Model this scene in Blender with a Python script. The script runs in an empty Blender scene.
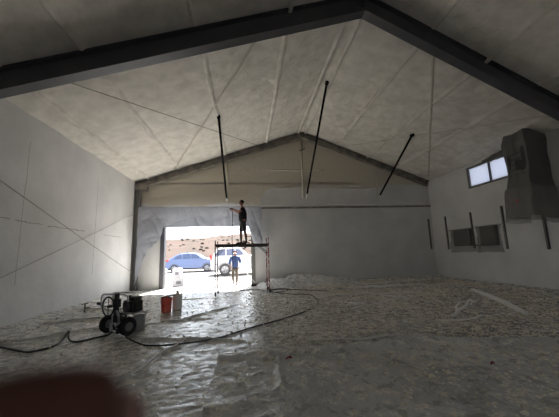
import bpy, bmesh, math, random
from mathutils import Vector, Matrix, noise, Euler
random.seed(7)
S = bpy.context.scene
C = bpy.context.scene.collection
PI = math.pi
V = Vector

# ------------------------------------------------------------------ room numbers
XL, XR, YB, YF = -5.5, 10.18, 14.56, -4.0
HL, HR, XM, HM = 5.26, 5.31, 3.05, 8.09
def roof(x):
    return HL + (HM-HL)*(x-XL)/(XM-XL) if x < XM else HR + (HM-HR)*(XR-x)/(XR-XM)

# ------------------------------------------------------------------ materials
def mat(name, col, rough=.7, metal=0., spec=.5, var=None, vscale=4., vdetail=4., bump=0., bscale=20., bdist=.02, vlo=.35, vhi=.65,
        trans=0., alpha=1., emit=None, coords='Object', rvar=None):
    m = bpy.data.materials.new(name); m.use_nodes = True
    nt = m.node_tree; N = nt.nodes; L = nt.links
    b = N['Principled BSDF']
    b.inputs['Base Color'].default_value = (*col, 1)
    b.inputs['Roughness'].default_value = rough
    b.inputs['Metallic'].default_value = metal
    b.inputs['Specular IOR Level'].default_value = spec
    b.inputs['Transmission Weight'].default_value = trans
    b.inputs['Alpha'].default_value = alpha
    tc = N.new('ShaderNodeTexCoord')
    if var:
        n = N.new('ShaderNodeTexNoise'); n.inputs['Scale'].default_value = vscale; n.inputs['Detail'].default_value = vdetail
        r = N.new('ShaderNodeMapRange'); r.inputs[1].default_value = vlo; r.inputs[2].default_value = vhi
        x = N.new('ShaderNodeMix'); x.data_type = 'RGBA'
        x.inputs[6].default_value = (*col, 1); x.inputs[7].default_value = (*var, 1)
        L.new(tc.outputs[coords], n.inputs['Vector']); L.new(n.outputs[0], r.inputs[0]); L.new(r.outputs[0], x.inputs[0])
        L.new(x.outputs[2], b.inputs['Base Color'])
        if rvar is not None:
            rr = N.new('ShaderNodeMapRange'); rr.inputs[3].default_value = rough; rr.inputs[4].default_value = rvar
            L.new(r.outputs[0], rr.inputs[0]); L.new(rr.outputs[0], b.inputs['Roughness'])
    if bump:
        n2 = N.new('ShaderNodeTexNoise'); n2.inputs['Scale'].default_value = bscale; n2.inputs['Detail'].default_value = 5
        bp = N.new('ShaderNodeBump'); bp.inputs['Strength'].default_value = bump; bp.inputs['Distance'].default_value = bdist
        L.new(tc.outputs[coords], n2.inputs['Vector']); L.new(n2.outputs[0], bp.inputs['Height']); L.new(bp.outputs[0], b.inputs['Normal'])
    if emit: 
        b.inputs['Emission Color'].default_value = (*emit[0], 1); b.inputs['Emission Strength'].default_value = emit[1]
    return m

M = {}
M['steel_dark'] = mat('dark_steel', (.065,.068,.080), .5, .1, var=(.085,.085,.095), vscale=1.5)
M['steel_back'] = mat('dusty_steel', (.26,.24,.21), .8, .0, var=(.12,.11,.10), vscale=3)
M['black_pipe'] = mat('black_pipe', (.004,.004,.005), .9, spec=.1)
M['cable'] = mat('cable_grey', (.42,.41,.40), .8)
M['foam_rib'] = mat('foam_rib', (.56,.53,.46), .95, spec=.1, bump=.6, bscale=14)
M['dark_groove'] = mat('dark_groove', (.26,.245,.22), .9)
M['strut'] = mat('strut_grey', (.07,.07,.075), .5, .4)
M['frame_grey'] = mat('window_frame_grey', (.16,.155,.15), .7)
M['black_rubber'] = mat('black_rubber', (.012,.012,.013), .75)
M['black_engine'] = mat('black_engine', (.02,.02,.022), .45, bump=.2, bscale=60)
M['chrome'] = mat('brushed_steel', (.62,.63,.66), .4, .5)
M['hub'] = mat('grey_hub', (.22,.22,.22), .5, .5)
M['tank'] = mat('translucent_grey_tank', (.42,.41,.40), .5, var=(.30,.28,.26), vscale=5)
M['red_bucket'] = mat('orange_red_plastic', (.72,.075,.035), .4, var=(.62,.16,.12), vscale=6)
M['white_plastic'] = mat('white_plastic', (.72,.72,.70), .45)
M['scaffold_red'] = mat('scaffold_red', (.30,.035,.03), .5, var=(.50,.44,.42), vscale=7, vlo=.52, vhi=.56)
M['scaffold_dark'] = mat('scaffold_dark', (.04,.03,.032), .5, var=(.05,.03,.03), vscale=8)
M['deck'] = mat('scaffold_deck', (.10,.07,.055), .8, var=(.05,.04,.04), vscale=5)
M['hose'] = mat('hose_black', (.012,.013,.016), .5)
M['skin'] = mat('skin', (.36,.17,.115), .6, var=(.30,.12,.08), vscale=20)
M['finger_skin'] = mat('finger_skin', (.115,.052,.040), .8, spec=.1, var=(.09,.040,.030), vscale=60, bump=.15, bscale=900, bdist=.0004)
M['nail'] = mat('nail', (.20,.11,.09), .4)
M['black_shirt'] = mat('black_cotton', (.012,.012,.014), .9, bump=.3, bscale=18)
M['grey_shorts'] = mat('charcoal_shorts', (.05,.05,.055), .9, bump=.3, bscale=15)
M['shoe'] = mat('dark_shoe', (.02,.02,.022), .6)
M['mask'] = mat('pale_mask', (.6,.6,.6), .6)
M['hair'] = mat('dark_hair', (.02,.015,.012), .8)
M['eye'] = mat('eye_white', (.7,.7,.7), .3)
M['blue_hoodie'] = mat('blue_hoodie', (.045,.085,.22), .85, var=(.03,.055,.15), vscale=8, bump=.4, bscale=14)
M['khaki'] = mat('khaki_trousers', (.17,.15,.125), .9, var=(.13,.115,.09), vscale=9, bump=.3, bscale=14)
M['car_blue'] = mat('car_blue', (.085,.12,.235), .3, .1, spec=.6)
M['car_white'] = mat('car_white', (.42,.42,.44), .35)
M['car_glass'] = mat('car_glass', (.03,.05,.12), .12, spec=.6)
M['tyre'] = mat('tyre', (.035,.035,.04), .8)
M['alloy'] = mat('alloy', (.26,.26,.28), .4, .3)
M['tail_red'] = mat('tail_light_red', (.45,.02,.02), .3)
M['box_white'] = mat('white_card', (.40,.40,.42), .7, var=(.34,.34,.36), vscale=3)
M['box_mark'] = mat('grey_print', (.13,.13,.15), .8)
M['leaf'] = mat('brick_red_scrap', (.20,.03,.015), .7)
M['yellow'] = mat('dull_brass', (.16,.12,.06), .5, .4)
M['crumb'] = mat('foam_crumb', (.82,.77,.66), .95, spec=.1, var=(.55,.50,.40), vscale=2)
M['concrete'] = mat('concrete', (.22,.21,.19), .85, var=(.16,.15,.14), vscale=1.5)
M['dry_ground'] = mat('pale_gravel', (.27,.26,.25), .95, spec=.1, var=(.20,.19,.19), vscale=.5, vdetail=8)
M['hill'] = mat('dry_hillside', (.050,.037,.033), 1., spec=.05, var=(.036,.030,.026), vscale=.16, vdetail=10, vlo=.42, vhi=.62)
M['clad'] = mat('outer_cladding', (.5,.5,.5), .6)

def wallmat(name, zsplit, white, beige, seams=None):
    """painted sprayed wall: pale paint below a ragged line, raw beige foam above it"""
    m = mat(name, white, .85, spec=.15, bump=.45, bscale=5, bdist=.04)
    nt = m.node_tree; N = nt.nodes; L = nt.links; b = N['Principled BSDF']
    tc = N['Texture Coordinate']
    sx = N.new('ShaderNodeSeparateXYZ'); L.new(tc.outputs['Object'], sx.inputs[0])
    n = N.new('ShaderNodeTexNoise'); n.inputs['Scale'].default_value = 1.2; n.inputs['Detail'].default_value = 6
    mp = N.new('ShaderNodeMapping'); mp.inputs['Scale'].default_value = (1, .6, 3.)
    L.new(tc.outputs['Object'], mp.inputs[0]); L.new(mp.outputs[0], n.inputs['Vector'])
    a = N.new('ShaderNodeMath'); a.operation = 'MULTIPLY_ADD'; a.inputs[1].default_value = .9
    xr = N.new('ShaderNodeMapRange'); xr.inputs[1].default_value = .5; xr.inputs[2].default_value = 1.3; xr.inputs[3].default_value = .95; xr.inputs[4].default_value = 0
    L.new(sx.outputs[0], xr.inputs[0]); ax = N.new('ShaderNodeMath'); L.new(xr.outputs[0], ax.inputs[0]); L.new(sx.outputs[2], ax.inputs[1])
    L.new(n.outputs[0], a.inputs[0]); L.new(ax.outputs[0], a.inputs[2])
    r = N.new('ShaderNodeMapRange'); r.inputs[1].default_value = zsplit+.40; r.inputs[2].default_value = zsplit+.52
    L.new(a.outputs[0], r.inputs[0])
    n3 = N.new('ShaderNodeTexNoise'); n3.inputs['Scale'].default_value = .9; n3.inputs['Detail'].default_value = 7
    L.new(tc.outputs['Object'], n3.inputs['Vector'])
    r3 = N.new('ShaderNodeMapRange'); r3.inputs[1].default_value = .35; r3.inputs[2].default_value = .7
    L.new(n3.outputs[0], r3.inputs[0])
    w = N.new('ShaderNodeMix'); w.data_type = 'RGBA'
    w.inputs[6].default_value = (*white, 1); w.inputs[7].default_value = (*[c*.86 for c in white], 1)
    L.new(r3.outputs[0], w.inputs[0])
    x = N.new('ShaderNodeMix'); x.data_type = 'RGBA'
    L.new(w.outputs[2], x.inputs[6]); x.inputs[7].default_value = (*beige, 1)
    L.new(r.outputs[0], x.inputs[0]); L.new(x.outputs[2], b.inputs['Base Color'])
    return m
WHITE = (.71,.71,.715); BEIGE = (.54,.50,.42)
M['wall_side'] = wallmat('painted_foam_side', 9, WHITE, BEIGE)
M['wall_back'] = wallmat('painted_foam_back', 5.05, (.63,.63,.63), BEIGE)
M['ceiling'] = mat('sprayed_foam', (.75,.72,.665), .9, spec=.15, var=(.62,.595,.54), vscale=2.6, vdetail=12, bump=1., bscale=3.2, bdist=.09)
M['overspray'] = mat('white_overspray', (.78,.77,.75), .9)

def plastic_mat(name, col, tl=.3, tr=.25, rough=.25, bump=.5, bscale=8, tint=(.9,.92,.95)):
    m = bpy.data.materials.new(name); m.use_nodes = True
    nt = m.node_tree; N = nt.nodes; L = nt.links
    b = N['Principled BSDF']; out = N['Material Output']
    b.inputs['Base Color'].default_value = (*col, 1); b.inputs['Roughness'].default_value = rough
    t = N.new('ShaderNodeBsdfTranslucent'); t.inputs[0].default_value = (*tint, 1)
    p = N.new('ShaderNodeBsdfTransparent')
    m1 = N.new('ShaderNodeMixShader'); m1.inputs[0].default_value = tl
    m2 = N.new('ShaderNodeMixShader'); m2.inputs[0].default_value = tr
    L.new(b.outputs[0], m1.inputs[1]); L.new(t.outputs[0], m1.inputs[2])
    L.new(m1.outputs[0], m2.inputs[1]); L.new(p.outputs[0], m2.inputs[2]); L.new(m2.outputs[0], out.inputs[0])
    tc = N.new('ShaderNodeTexCoord'); n = N.new('ShaderNodeTexNoise'); n.inputs['Scale'].default_value = bscale; n.inputs['Detail'].default_value = 6
    bp = N.new('ShaderNodeBump'); bp.inputs['Strength'].default_value = bump; bp.inputs['Distance'].default_value = .05
    L.new(tc.outputs['Object'], n.inputs['Vector']); L.new(n.outputs[0], bp.inputs['Height']); L.new(bp.outputs[0], b.inputs['Normal'])
    return m
M['door_sheet'] = plastic_mat('hanging_plastic', (.40,.42,.48), .06, .0, .3, .9, 4, (.85,.9,1.))
M['pane'] = plastic_mat('filmed_glass', (.60,.60,.62), .5, .0, .3, .05, 2, (.82,.84,.92))
M['wrap'] = plastic_mat('dull_wrap', (.30,.29,.275), .2, .55, .4, .5, 5, (.5,.5,.5))
M['wrap_dark'] = plastic_mat('dull_wrap_doubled', (.14,.135,.13), .1, .1, .4, .5, 5, (.4,.4,.4))
M['core'] = mat('dark_core', (.022,.022,.022), .6)

def floor_plastic(name, a, b_, dust, dust_lo, dust_hi, r0=.22, bs=1.):
    """clear-ish poly sheet over concrete, dusted in patches with foam"""
    m = bpy.data.materials.new(name); m.use_nodes = True
    nt = m.node_tree; N = nt.nodes; L = nt.links; b = N['Principled BSDF']
    tc = N.new('ShaderNodeTexCoord')
    def nz(s, d, lo, hi, off=0):
        n = N.new('ShaderNodeTexNoise'); n.inputs['Scale'].default_value = s; n.inputs['Detail'].default_value = d
        mp = N.new('ShaderNodeMapping'); mp.inputs['Location'].default_value = (off, off*.7, 0)
        L.new(tc.outputs['Object'], mp.inputs[0]); L.new(mp.outputs[0], n.inputs['Vector'])
        r = N.new('ShaderNodeMapRange'); r.inputs[1].default_value = lo; r.inputs[2].default_value = hi
        L.new(n.outputs[0], r.inputs[0]); return n, r
    _, c1 = nz(1.1, 6, .4, .62)
    _, c2 = nz(6.5, 14, dust_lo, dust_hi, 5)
    _, c3 = nz(26, 8, .40, .58, 9)
    x = N.new('ShaderNodeMix'); x.data_type = 'RGBA'; x.inputs[6].default_value = (*a,1); x.inputs[7].default_value = (*b_,1)
    L.new(c1.outputs[0], x.inputs[0])
    mu = N.new('ShaderNodeMath'); mu.operation = 'MULTIPLY'; L.new(c2.outputs[0], mu.inputs[0]); L.new(c3.outputs[0], mu.inputs[1])
    y = N.new('ShaderNodeMix'); y.data_type = 'RGBA'; L.new(x.outputs[2], y.inputs[6]); y.inputs[7].default_value = (*dust,1)
    L.new(mu.outputs[0], y.inputs[0])
    _, c4 = nz(7, 12, .56, .62, 17)
    k = N.new('ShaderNodeMix'); k.data_type = 'RGBA'; L.new(y.outputs[2], k.inputs[6]); k.inputs[7].default_value = (.13,.12,.105,1)
    k4 = N.new('ShaderNodeMath'); k4.operation = 'MULTIPLY'; k4.inputs[1].default_value = .42; L.new(c4.outputs[0], k4.inputs[0])
    L.new(k4.outputs[0], k.inputs[0]); L.new(k.outputs[2], b.inputs['Base Color'])
    rr = N.new('ShaderNodeMapRange'); rr.inputs[3].default_value = r0; rr.inputs[4].default_value = .85
    L.new(mu.outputs[0], rr.inputs[0]); L.new(rr.outputs[0], b.inputs['Roughness'])
    n1, _ = nz(9, 8, 0, 1, 2); n2, _ = nz(34, 5, 0, 1, 3)
    ad = N.new('ShaderNodeMath'); ad.operation = 'MULTIPLY_ADD'; ad.inputs[1].default_value = .3
    L.new(n2.outputs[0], ad.inputs[0]); L.new(n1.outputs[0], ad.inputs[2])
    bp = N.new('ShaderNodeBump'); bp.inputs['Strength'].default_value = bs; bp.inputs['Distance'].default_value = .05
    L.new(ad.outputs[0], bp.inputs['Height']); L.new(bp.outputs[0], b.inputs['Normal'])
    return m
M['sheet_main'] = floor_plastic('floor_sheet', (.56,.555,.54), (.44,.43,.41), (.76,.72,.63), .45, .62, .14, .28)
M['sheet_near'] = floor_plastic('near_sheet', (.47,.47,.465), (.60,.595,.58), (.84,.80,.70), .49, .60, .30, .8)
M['fold_pale'] = mat('fold_pale', (.78,.775,.76), .35, bump=.4, bscale=8)
M['sheet_fold'] = floor_plastic('fold_sheet', (.70,.70,.70), (.58,.58,.57), (.70,.66,.58), .5, .7)

# ------------------------------------------------------------------ mesh helpers
class MB:
    def __init__(s): s.v = []; s.f = []
    def add(s, vs, fs):
        k = len(s.v); s.v += [tuple(p) for p in vs]; s.f += [tuple(i+k for i in f) for f in fs]; return s
    def box(s, a, b, rot=None, piv=None):
        x0,y0,z0 = a; x1,y1,z1 = b
        vs = [V(p) for p in ((x0,y0,z0),(x1,y0,z0),(x1,y1,z0),(x0,y1,z0),(x0,y0,z1),(x1,y0,z1),(x1,y1,z1),(x0,y1,z1))]
        if rot is not None:
            pv = V(piv) if piv else V(((x0+x1)/2,(y0+y1)/2,(z0+z1)/2)); R = Euler(rot).to_matrix()
            vs = [pv + R @ (p-pv) for p in vs]
        return s.add(vs, [(0,3,2,1),(4,5,6,7),(0,1,5,4),(1,2,6,5),(2,3,7,6),(3,0,4,7)])
    def tube(s, pts, r, n=8, cap=True):
        pts = [V(p) for p in pts]; rs = r if isinstance(r, (list,tuple)) else [r]*len(pts)
        rings = []; prev = None
        for i, p in enumerate(pts):
            a = pts[max(i-1,0)]; b = pts[min(i+1,len(pts)-1)]; d = (b-a).normalized()
            if prev is None:
                u = d.orthogonal().normalized()
            else:
                u = (prev - d*prev.dot(d));  u = u.normalized() if u.length > 1e-6 else d.orthogonal().normalized()
            prev = u; w = d.cross(u)
            rings.append([p + (u*math.cos(2*PI*k/n) + w*math.sin(2*PI*k/n))*rs[i] for k in range(n)])
        vs = [q for R in rings for q in R]; fs = []
        for i in range(len(pts)-1):
            for k in range(n):
                fs.append((i*n+k, i*n+(k+1)%n, (i+1)*n+(k+1)%n, (i+1)*n+k))
        if cap: fs += [tuple(range(n))[::-1], tuple(range((len(pts)-1)*n, len(pts)*n))]
        return s.add(vs, fs)
    def lathe(s, prof, c=(0,0,0), axis=(0,0,1), n=24):
        ax = V(axis).normalized(); u = ax.orthogonal().normalized(); w = ax.cross(u); c = V(c)
        vs = [c + ax*h + (u*math.cos(2*PI*k/n)+w*math.sin(2*PI*k/n))*max(r,1e-5) for r,h in prof for k in range(n)]
        fs = [(i*n+k, i*n+(k+1)%n, (i+1)*n+(k+1)%n, (i+1)*n+k) for i in range(len(prof)-1) for k in range(n)]
        return s.add(vs, fs)
    def prism(s, poly, thick, plane='XZ', off=0.):
        """outline polygon extruded along the missing axis from off to off+thick"""
        n = len(poly)
        def P(p, t):
            return (p[0], t, p[1]) if plane == 'XZ' else ((t, p[0], p[1]) if plane == 'YZ' else (p[0], p[1], t))
        vs = [P(p, off) for p in poly] + [P(p, off+thick) for p in poly]
        fs = [tuple(range(n)), tuple(range(2*n-1, n-1, -1))] + [(i, (i+1)%n, n+(i+1)%n, n+i) for i in range(n)]
        return s.add(vs, fs)
    def ball(s, c, r, n=12, m=8, sc=(1,1,1)):
        c = V(c)
        prof = [(math.sin(PI*i/m), -math.cos(PI*i/m)) for i in range(m+1)]
        vs = [c + V((rr*math.cos(2*PI*k/n)*r*sc[0], rr*math.sin(2*PI*k/n)*r*sc[1], h*r*sc[2])) for rr,h in [(max(a,1e-4),b) for a,b in prof] for k in range(n)]
        fs = [(i*n+k, i*n+(k+1)%n, (i+1)*n+(k+1)%n, (i+1)*n+k) for i in range(m) for k in range(n)]
        return s.add(vs, fs)
    def build(s, name, m, parent=None, smooth=False, bevel=0, loc=None):
        me = bpy.data.meshes.new(name); me.from_pydata(s.v, [], s.f); me.materials.append(m)
        bm = bmesh.new(); bm.from_mesh(me); bmesh.ops.recalc_face_normals(bm, faces=bm.faces)
        if bevel: bmesh.ops.bevel(bm, geom=[e for e in bm.edges if e.is_manifold and e.calc_face_angle(0) > .6], offset=bevel, segments=2, affect='EDGES', profile=.5)
        bm.to_mesh(me); bm.free()
        if smooth:
            for p in me.polygons: p.use_smooth = True
        o = bpy.data.objects.new(name, me); C.objects.link(o)
        if parent: o.parent = parent
        if loc: o.location = loc
        return o

def tag(o, label=None, cat=None, group=None, kind=None):
    if label: o['label'] = label
    if cat: o['category'] = cat
    if group: o['group'] = group
    if kind: o['kind'] = kind
    return o
def thing(name, loc, label, cat, rz=0, group=None):
    o = bpy.data.objects.new(name, None); C.objects.link(o); o.location = loc; o.rotation_euler = (0,0,rz)
    o.empty_display_size = .1
    return tag(o, label, cat, group)
def copy_tree(o, parent=None):
    c = o.copy(); C.objects.link(c); c.parent = parent
    for ch in list(o.children): copy_tree(ch, c)
    return c
def smooth_pts(pts, k=6):
    pts = [V(p) for p in pts]; out = []
    for i in range(len(pts)-1):
        p0 = pts[max(i-1,0)]; p1 = pts[i]; p2 = pts[i+1]; p3 = pts[min(i+2,len(pts)-1)]
        for j in range(k):
            t = j/k
            out.append(.5*((2*p1) + (p2-p0)*t + (2*p0-5*p1+4*p2-p3)*t*t + (3*p1-p0-3*p2+p3)*t**3))
    out.append(pts[-1]); return out
def grid(name, nu, nv, fn, m, parent=None, solid=0, smooth=True):
    vs = [fn(i/nu, j/nv) for j in range(nv+1) for i in range(nu+1)]
    fs = [(j*(nu+1)+i, j*(nu+1)+i+1, (j+1)*(nu+1)+i+1, (j+1)*(nu+1)+i) for j in range(nv) for i in range(nu)]
    me = bpy.data.meshes.new(name); me.from_pydata(vs, [], fs); me.materials.append(m)
    for p in me.polygons: p.use_smooth = smooth
    o = bpy.data.objects.new(name, me); C.objects.link(o)
    if parent: o.parent = parent
    if solid:
        md = o.modifiers.new('s', 'SOLIDIFY'); md.thickness = solid; md.offset = 0
    return o
def nz(x, y, z=0.): return noise.noise(V((x, y, z)))
def ridg(x, y, z=0.): return (1-abs(noise.noise(V((x, y, z)))))**4

# ------------------------------------------------------------------ world, camera
w = bpy.data.worlds.new('sky'); S.world = w; w.use_nodes = True
bg = w.node_tree.nodes['Background']; bg.inputs[0].default_value = (.86,.93,1.0,1); bg.inputs[1].default_value = 1.8
sl = bpy.data.lights.new('sun', 'SUN'); sl.energy = 24; sl.angle = .02; sl.color = (1,.96,.9)
so = bpy.data.objects.new('sun', sl); C.objects.link(so)
so.rotation_euler = V((.12,.50,.86)).to_track_quat('Z','Y').to_euler()
cd = bpy.data.cameras.new('camera'); cam = bpy.data.objects.new('camera', cd); C.objects.link(cam); S.camera = cam
f_px, yaw, pit, rol = 282.31, .116207, .157288, -.031605
fw = V((math.sin(yaw)*math.cos(pit), math.cos(yaw)*math.cos(pit), math.sin(pit)))
rt = V((math.cos(yaw), -math.sin(yaw), 0)); up = rt.cross(fw)
r2 = rt*math.cos(rol)+up*math.sin(rol); u2 = -rt*math.sin(rol)+up*math.cos(rol)
cam.matrix_world = Matrix(((r2.x,u2.x,-fw.x,0),(r2.y,u2.y,-fw.y,0),(r2.z,u2.z,-fw.z,1.55),(0,0,0,1)))
cd.sensor_width = 36; cd.lens = f_px/559*36; cd.clip_start = .005; cd.clip_end = 500
cd.dof.use_dof = True; cd.dof.focus_distance = 11; cd.dof.aperture_fstop = 6.5
S.view_settings.view_transform = 'Standard'; S.view_settings.look = 'None'; S.view_settings.gamma = 1; S.view_settings.exposure = 1.08
S.cycles.max_bounces = 14; S.cycles.diffuse_bounces = 10; S.cycles.transparent_max_bounces = 12; S.cycles.use_denoising = True
S.cycles.sample_clamp_indirect = 8
def portal(name, loc, rot, sx, sy):
    l = bpy.data.lights.new(name, 'AREA'); l.shape = 'RECTANGLE'; l.size = sx; l.size_y = sy; l.cycles.is_portal = True
    o = bpy.data.objects.new(name, l); C.objects.link(o); o.location = loc; o.rotation_euler = rot

# ------------------------------------------------------------------ shell
DX0, DX1, DZ = -4.06, .18, 3.02        # clear doorway under the rolled door
T = .3
def struct(o): o['kind'] = 'structure'; return o
struct(MB().box((XL-T,YF-T,-.3),(XR+T,YB+T,-.02)).build('floor', M['concrete']))
mb = MB()
mb.box((XL-T,YB,-.02),(DX0-.2,YB+T,HL+.1)); mb.box((DX1+.18,YB,-.02),(XR+T,YB+T,3.95)); 
mb.box((DX0-.2,YB,3.95),(DX0+.01,YB+T,HL)); mb.box((DX0,YB,3.95),(XR+T,YB+T,HL))
mb.prism([(XL-T,HL-.05),(XR+T,HL-.05),(XR+T,HR+.1),(XM,HM+.25),(XL-T,HL+.1)], T, 'XZ', YB)
struct(mb.build('wall_back', M['wall_back']))
mb = MB()   # left wall with its panel joints as shallow grooves
mb.box((XL-T,YF-T,-.02),(XL,YB+T,HL+.12))
struct(mb.build('wall_left', M['wall_side']))
WY0, WY1, WZ0, WZ1 = 8.75, 11.62, 4.22, 5.16
mb = MB()
mb.box((XR,YF-T,-.02),(XR+T,WY0,HR+.12)); mb.box((XR,WY1,-.02),(XR+T,YB+T,HR+.12))
mb.box((XR,WY0,-.02),(XR+T,WY1,WZ0)); mb.box((XR,WY0,WZ1),(XR+T,WY1,HR+.12))
struct(mb.build('wall_right', M['wall_side']))
mb = MB(); mb.box((XL-T,YF-T,-.02),(2.6,YF,HL)); mb.box((2.6,YF-T,3.0),(5.6,YF,HL)); mb.box((5.6,YF-T,-.02),(XR+T,YF,HL)); mb.prism([(XL-T,HL-.05),(XR+T,HL-.05),(XR+T,HR+.1),(XM,HM+.25),(XL-T,HL+.1)], T, 'XZ', YF-T)  # gap left for an added, unseen doorway that lets in fill light
struct(mb.build('wall_front', M['wall_side']))

PUR = [-3.4,-1.08,1.12,2.86,3.24,4.96,6.66,8.3,9.5,-4.9]
def ceil_z(x, y):
    z = roof(x)
    for p in PUR:
        d = abs(x-p - .03*nz(y*.8, p)); a = .085
        if d < .075: z -= a*(1-(d/.075)**2)**.5*(.75+.5*abs(nz(y*1.5, p*3)))
    z += .04*nz(x*1.1, y*.9, 3) + .03*nz(x*3.1, y*2.4, 7) + .012*nz(x*8, y*5, 9) + .02
    return z
xs = sorted(set([round(XL-.05+i*.08,3) for i in range(int((XR-XL+.1)/.08)+2)]+[round(p+k*.018,3) for p in PUR for k in range(-7,8)]))
nx = len(xs)-1; ny = 170
grid('ceiling', nx, ny, lambda u, v: (xs[min(nx,round(u*nx))], YF-.1+(YB-YF+.2)*v, ceil_z(xs[min(nx,round(u*nx))], YF-.1+(YB-YF+.2)*v)), M['ceiling'])
struct(bpy.data.objects['ceiling'])
mb = MB()
mb.add([(XL-.6,YF-.5,HL+.18),(XM,YF-.5,HM+.38),(XR+.6,YF-.5,HR+.15),(XL-.6,YB+.6,HL+.18),(XM,YB+.6,HM+.38),(XR+.6,YB+.6,HR+.15),
        (XL-.6,YF-.5,HL+.30),(XM,YF-.5,HM+.5),(XR+.6,YF-.5,HR+.27),(XL-.6,YB+.6,HL+.30),(XM,YB+.6,HM+.5),(XR+.6,YB+.6,HR+.27)],
       [(0,1,4,3),(1,2,5,4),(6,9,10,7),(7,10,11,8),(0,6,7,1),(1,7,8,2),(3,4,10,9),(4,5,11,10),(0,3,9,6),(2,8,11,5)])
struct(mb.build('trim_2', M['clad']))
# ledge (girt) on the back wall and its white oversprayed lip
o = struct(MB().box((.5,YB-.09,3.86),(XR,YB,3.93)).build('trim_1', M['steel_back']))
o2 = MB(); 
pts = [(.6+i*.25, YB-.06, 4.02+.02*nz(i*.4,1)) for i in range(38)]
o2.tube(pts, [.035+.02*abs(nz(i*.7,5)) for i in range(38)], 6); struct(o2.build('trim_3', M['overspray'], smooth=True))
# faint second girt up in the gable, foam covered
pts = [(1.2+i*.25, YB-.01, 5.95+.02*nz(i*.5,2)) for i in range(13)] 
o3 = MB(); o3.tube(pts, .04, 6); pts = [(1.5+i*.25, YB-.01, 4.95+.03*nz(i*.5,9)) for i in range(22)]; o3.tube(pts, .03, 6)
for x in (3.0, 7.2, -1.02): o3.tube([(x, YB, 4.4),(x, YB, roof(x)-.35)], .06, 6)
struct(o3.build('trim_4', M['foam_rib'], smooth=True))
# horizontal crack and panel joints of the left wall
mb = MB()
for y0,y1,z in ((7.35,8.3,2.52),(8.45,10.3,2.50),(5.2,7.2,2.55),(11.6,13.2,2.46)):
    n = 16; P = [(XL+.004, y0+(y1-y0)*i/n, z+.03*nz(i*.9,y0)) for i in range(n+1)]
    mb.tube(P, [.004+.014*abs(nz(i*1.3,y0,4)) for i in range(n+1)], 5)
for y,r_ in ((7.55,.0035), (10.95,.0045)):
    mb.tube([(XL+.0, y+.03*nz(z*2,y), z*.45+1.) for z in range(0,9)], r_, 5)
struct(mb.build('trim_5', M['dark_groove']))
# roll-up doorway: jambs, lowered curtain
d = struct(MB().box((DX0-.2,YB-.02,0),(DX0,YB+T+.02,3.9)).build('door_1', M['steel_dark']))
MB().box((DX1,YB-.02,0),(DX1+.2,YB+T+.02,3.95)).build('jamb', M['frame_grey'], d)
mb = MB()
for k in range(2): mb.box((DX0-.02,YB+.16,3.74+k*.105),(DX1+.02,YB+.20,3.838+k*.105))
mb.box((DX0-.02,YB+.172,3.74),(DX1+.02,YB+.19,3.96))
mb.build('door_curtain', M['frame_grey'], d)
portal('door_daylight', ((DX0+DX1)/2, YB+.26, 1.87), (-PI/2,0,0), DX1-DX0, 3.74)
d2 = struct(MB().box((2.5,YF-T-.02,0),(2.62,YF+.02,3.1)).build('added_rear_opening', M['steel_dark']))  # unseen doorway behind the camera, added to brighten the near floor and ceiling
MB().box((5.58,YF-T-.02,0),(5.7,YF+.02,3.1)).build('jamb', M['steel_dark'], d2)  # other jamb of the added rear opening
MB().box((2.5,YF-T-.02,2.98),(5.7,YF+.02,3.1)).build('added_lintel', M['steel_dark'], d2)
struct(MB().box((-30,-50,-.35),(40,YF-T,-.03)).build('ground', M['dry_ground']))  # ground beyond the added rear opening
portal('added_rear_portal', (4.1, YF-T+.03, 1.5), (PI/2,0,0), 3.0, 3.0)  # portal for sky light through the added rear opening
portal('window_daylight', (XR+T-.02, (WY0+WY1)/2, (WZ0+WZ1)/2), (0,PI/2,0), WZ1-WZ0, WY1-WY0)
# high window, right wall
wd = MB()
for a,b in (((XR-.03,WY0,WZ0-.02),(XR+.2,WY1,WZ0+.06)),((XR-.03,WY0,WZ1-.06),(XR+.2,WY1,WZ1+.02)),((XR-.03,WY1-.07,WZ0),(XR+.2,WY1+.02,WZ1)),((XR-.03,WY0,WZ0),(XR+.2,WY0+.06,WZ1))): wd.box(a,b)
wo = struct(wd.build('window_1', M['frame_grey']))
MB().box((XR-.02,10.42,WZ0+.03),(XR+.12,10.48,WZ1-.03)).build('mullion', M['steel_dark'], wo)
MB().box((XR+.05,WY0+.03,WZ0+.03),(XR+.06,10.45,WZ1-.03)).build('pane', M['pane'], wo)
MB().box((XR+.05,10.45,WZ0+.03),(XR+.06,WY1-.04,WZ1-.03)).build('pane', M['pane'], wo)

# ------------------------------------------------------------------ steel frames
def ibeam(mb, a, b, depth, width, tw=.02, tf=.03):
    """I section from a to b hanging below the line a-b"""
    a = V(a); b = V(b); d = (b-a).normalized(); s = d.cross(V((0,0,1))).normalized(); n = s.cross(d).normalized()
    def bar(o0, o1, hw):
        vs = []
        for p in (a,b):
            for q,h in ((-hw,o0),(hw,o0),(hw,o1),(-hw,o1)): vs.append(p + s*q - n*h)
        mb.add(vs, [(0,1,2,3),(7,6,5,4),(0,4,5,1),(1,5,6,2),(2,6,7,3),(3,7,4,0)])
    bar(0, tf, width/2); bar(tf, depth-tf, tw/2); bar(depth-tf, depth, width/2)
r1 = thing('steel_frame', (XM,6.05,0), 'large dark grey steel roof beam crossing overhead nearest the camera', 'roof beam')
def child_at(o, root):
    o.parent = root; o.matrix_parent_inverse = Matrix.Translation(-V(root.location)); return o
yl, ym, yr = 5.83, 6.08, 6.80
mb = MB(); ibeam(mb, (XL+.05,yl,roof(XL)-.02), (XM,ym,HM-.02), .50, .26); child_at(mb.build('rafter', M['steel_dark']), r1)
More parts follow.
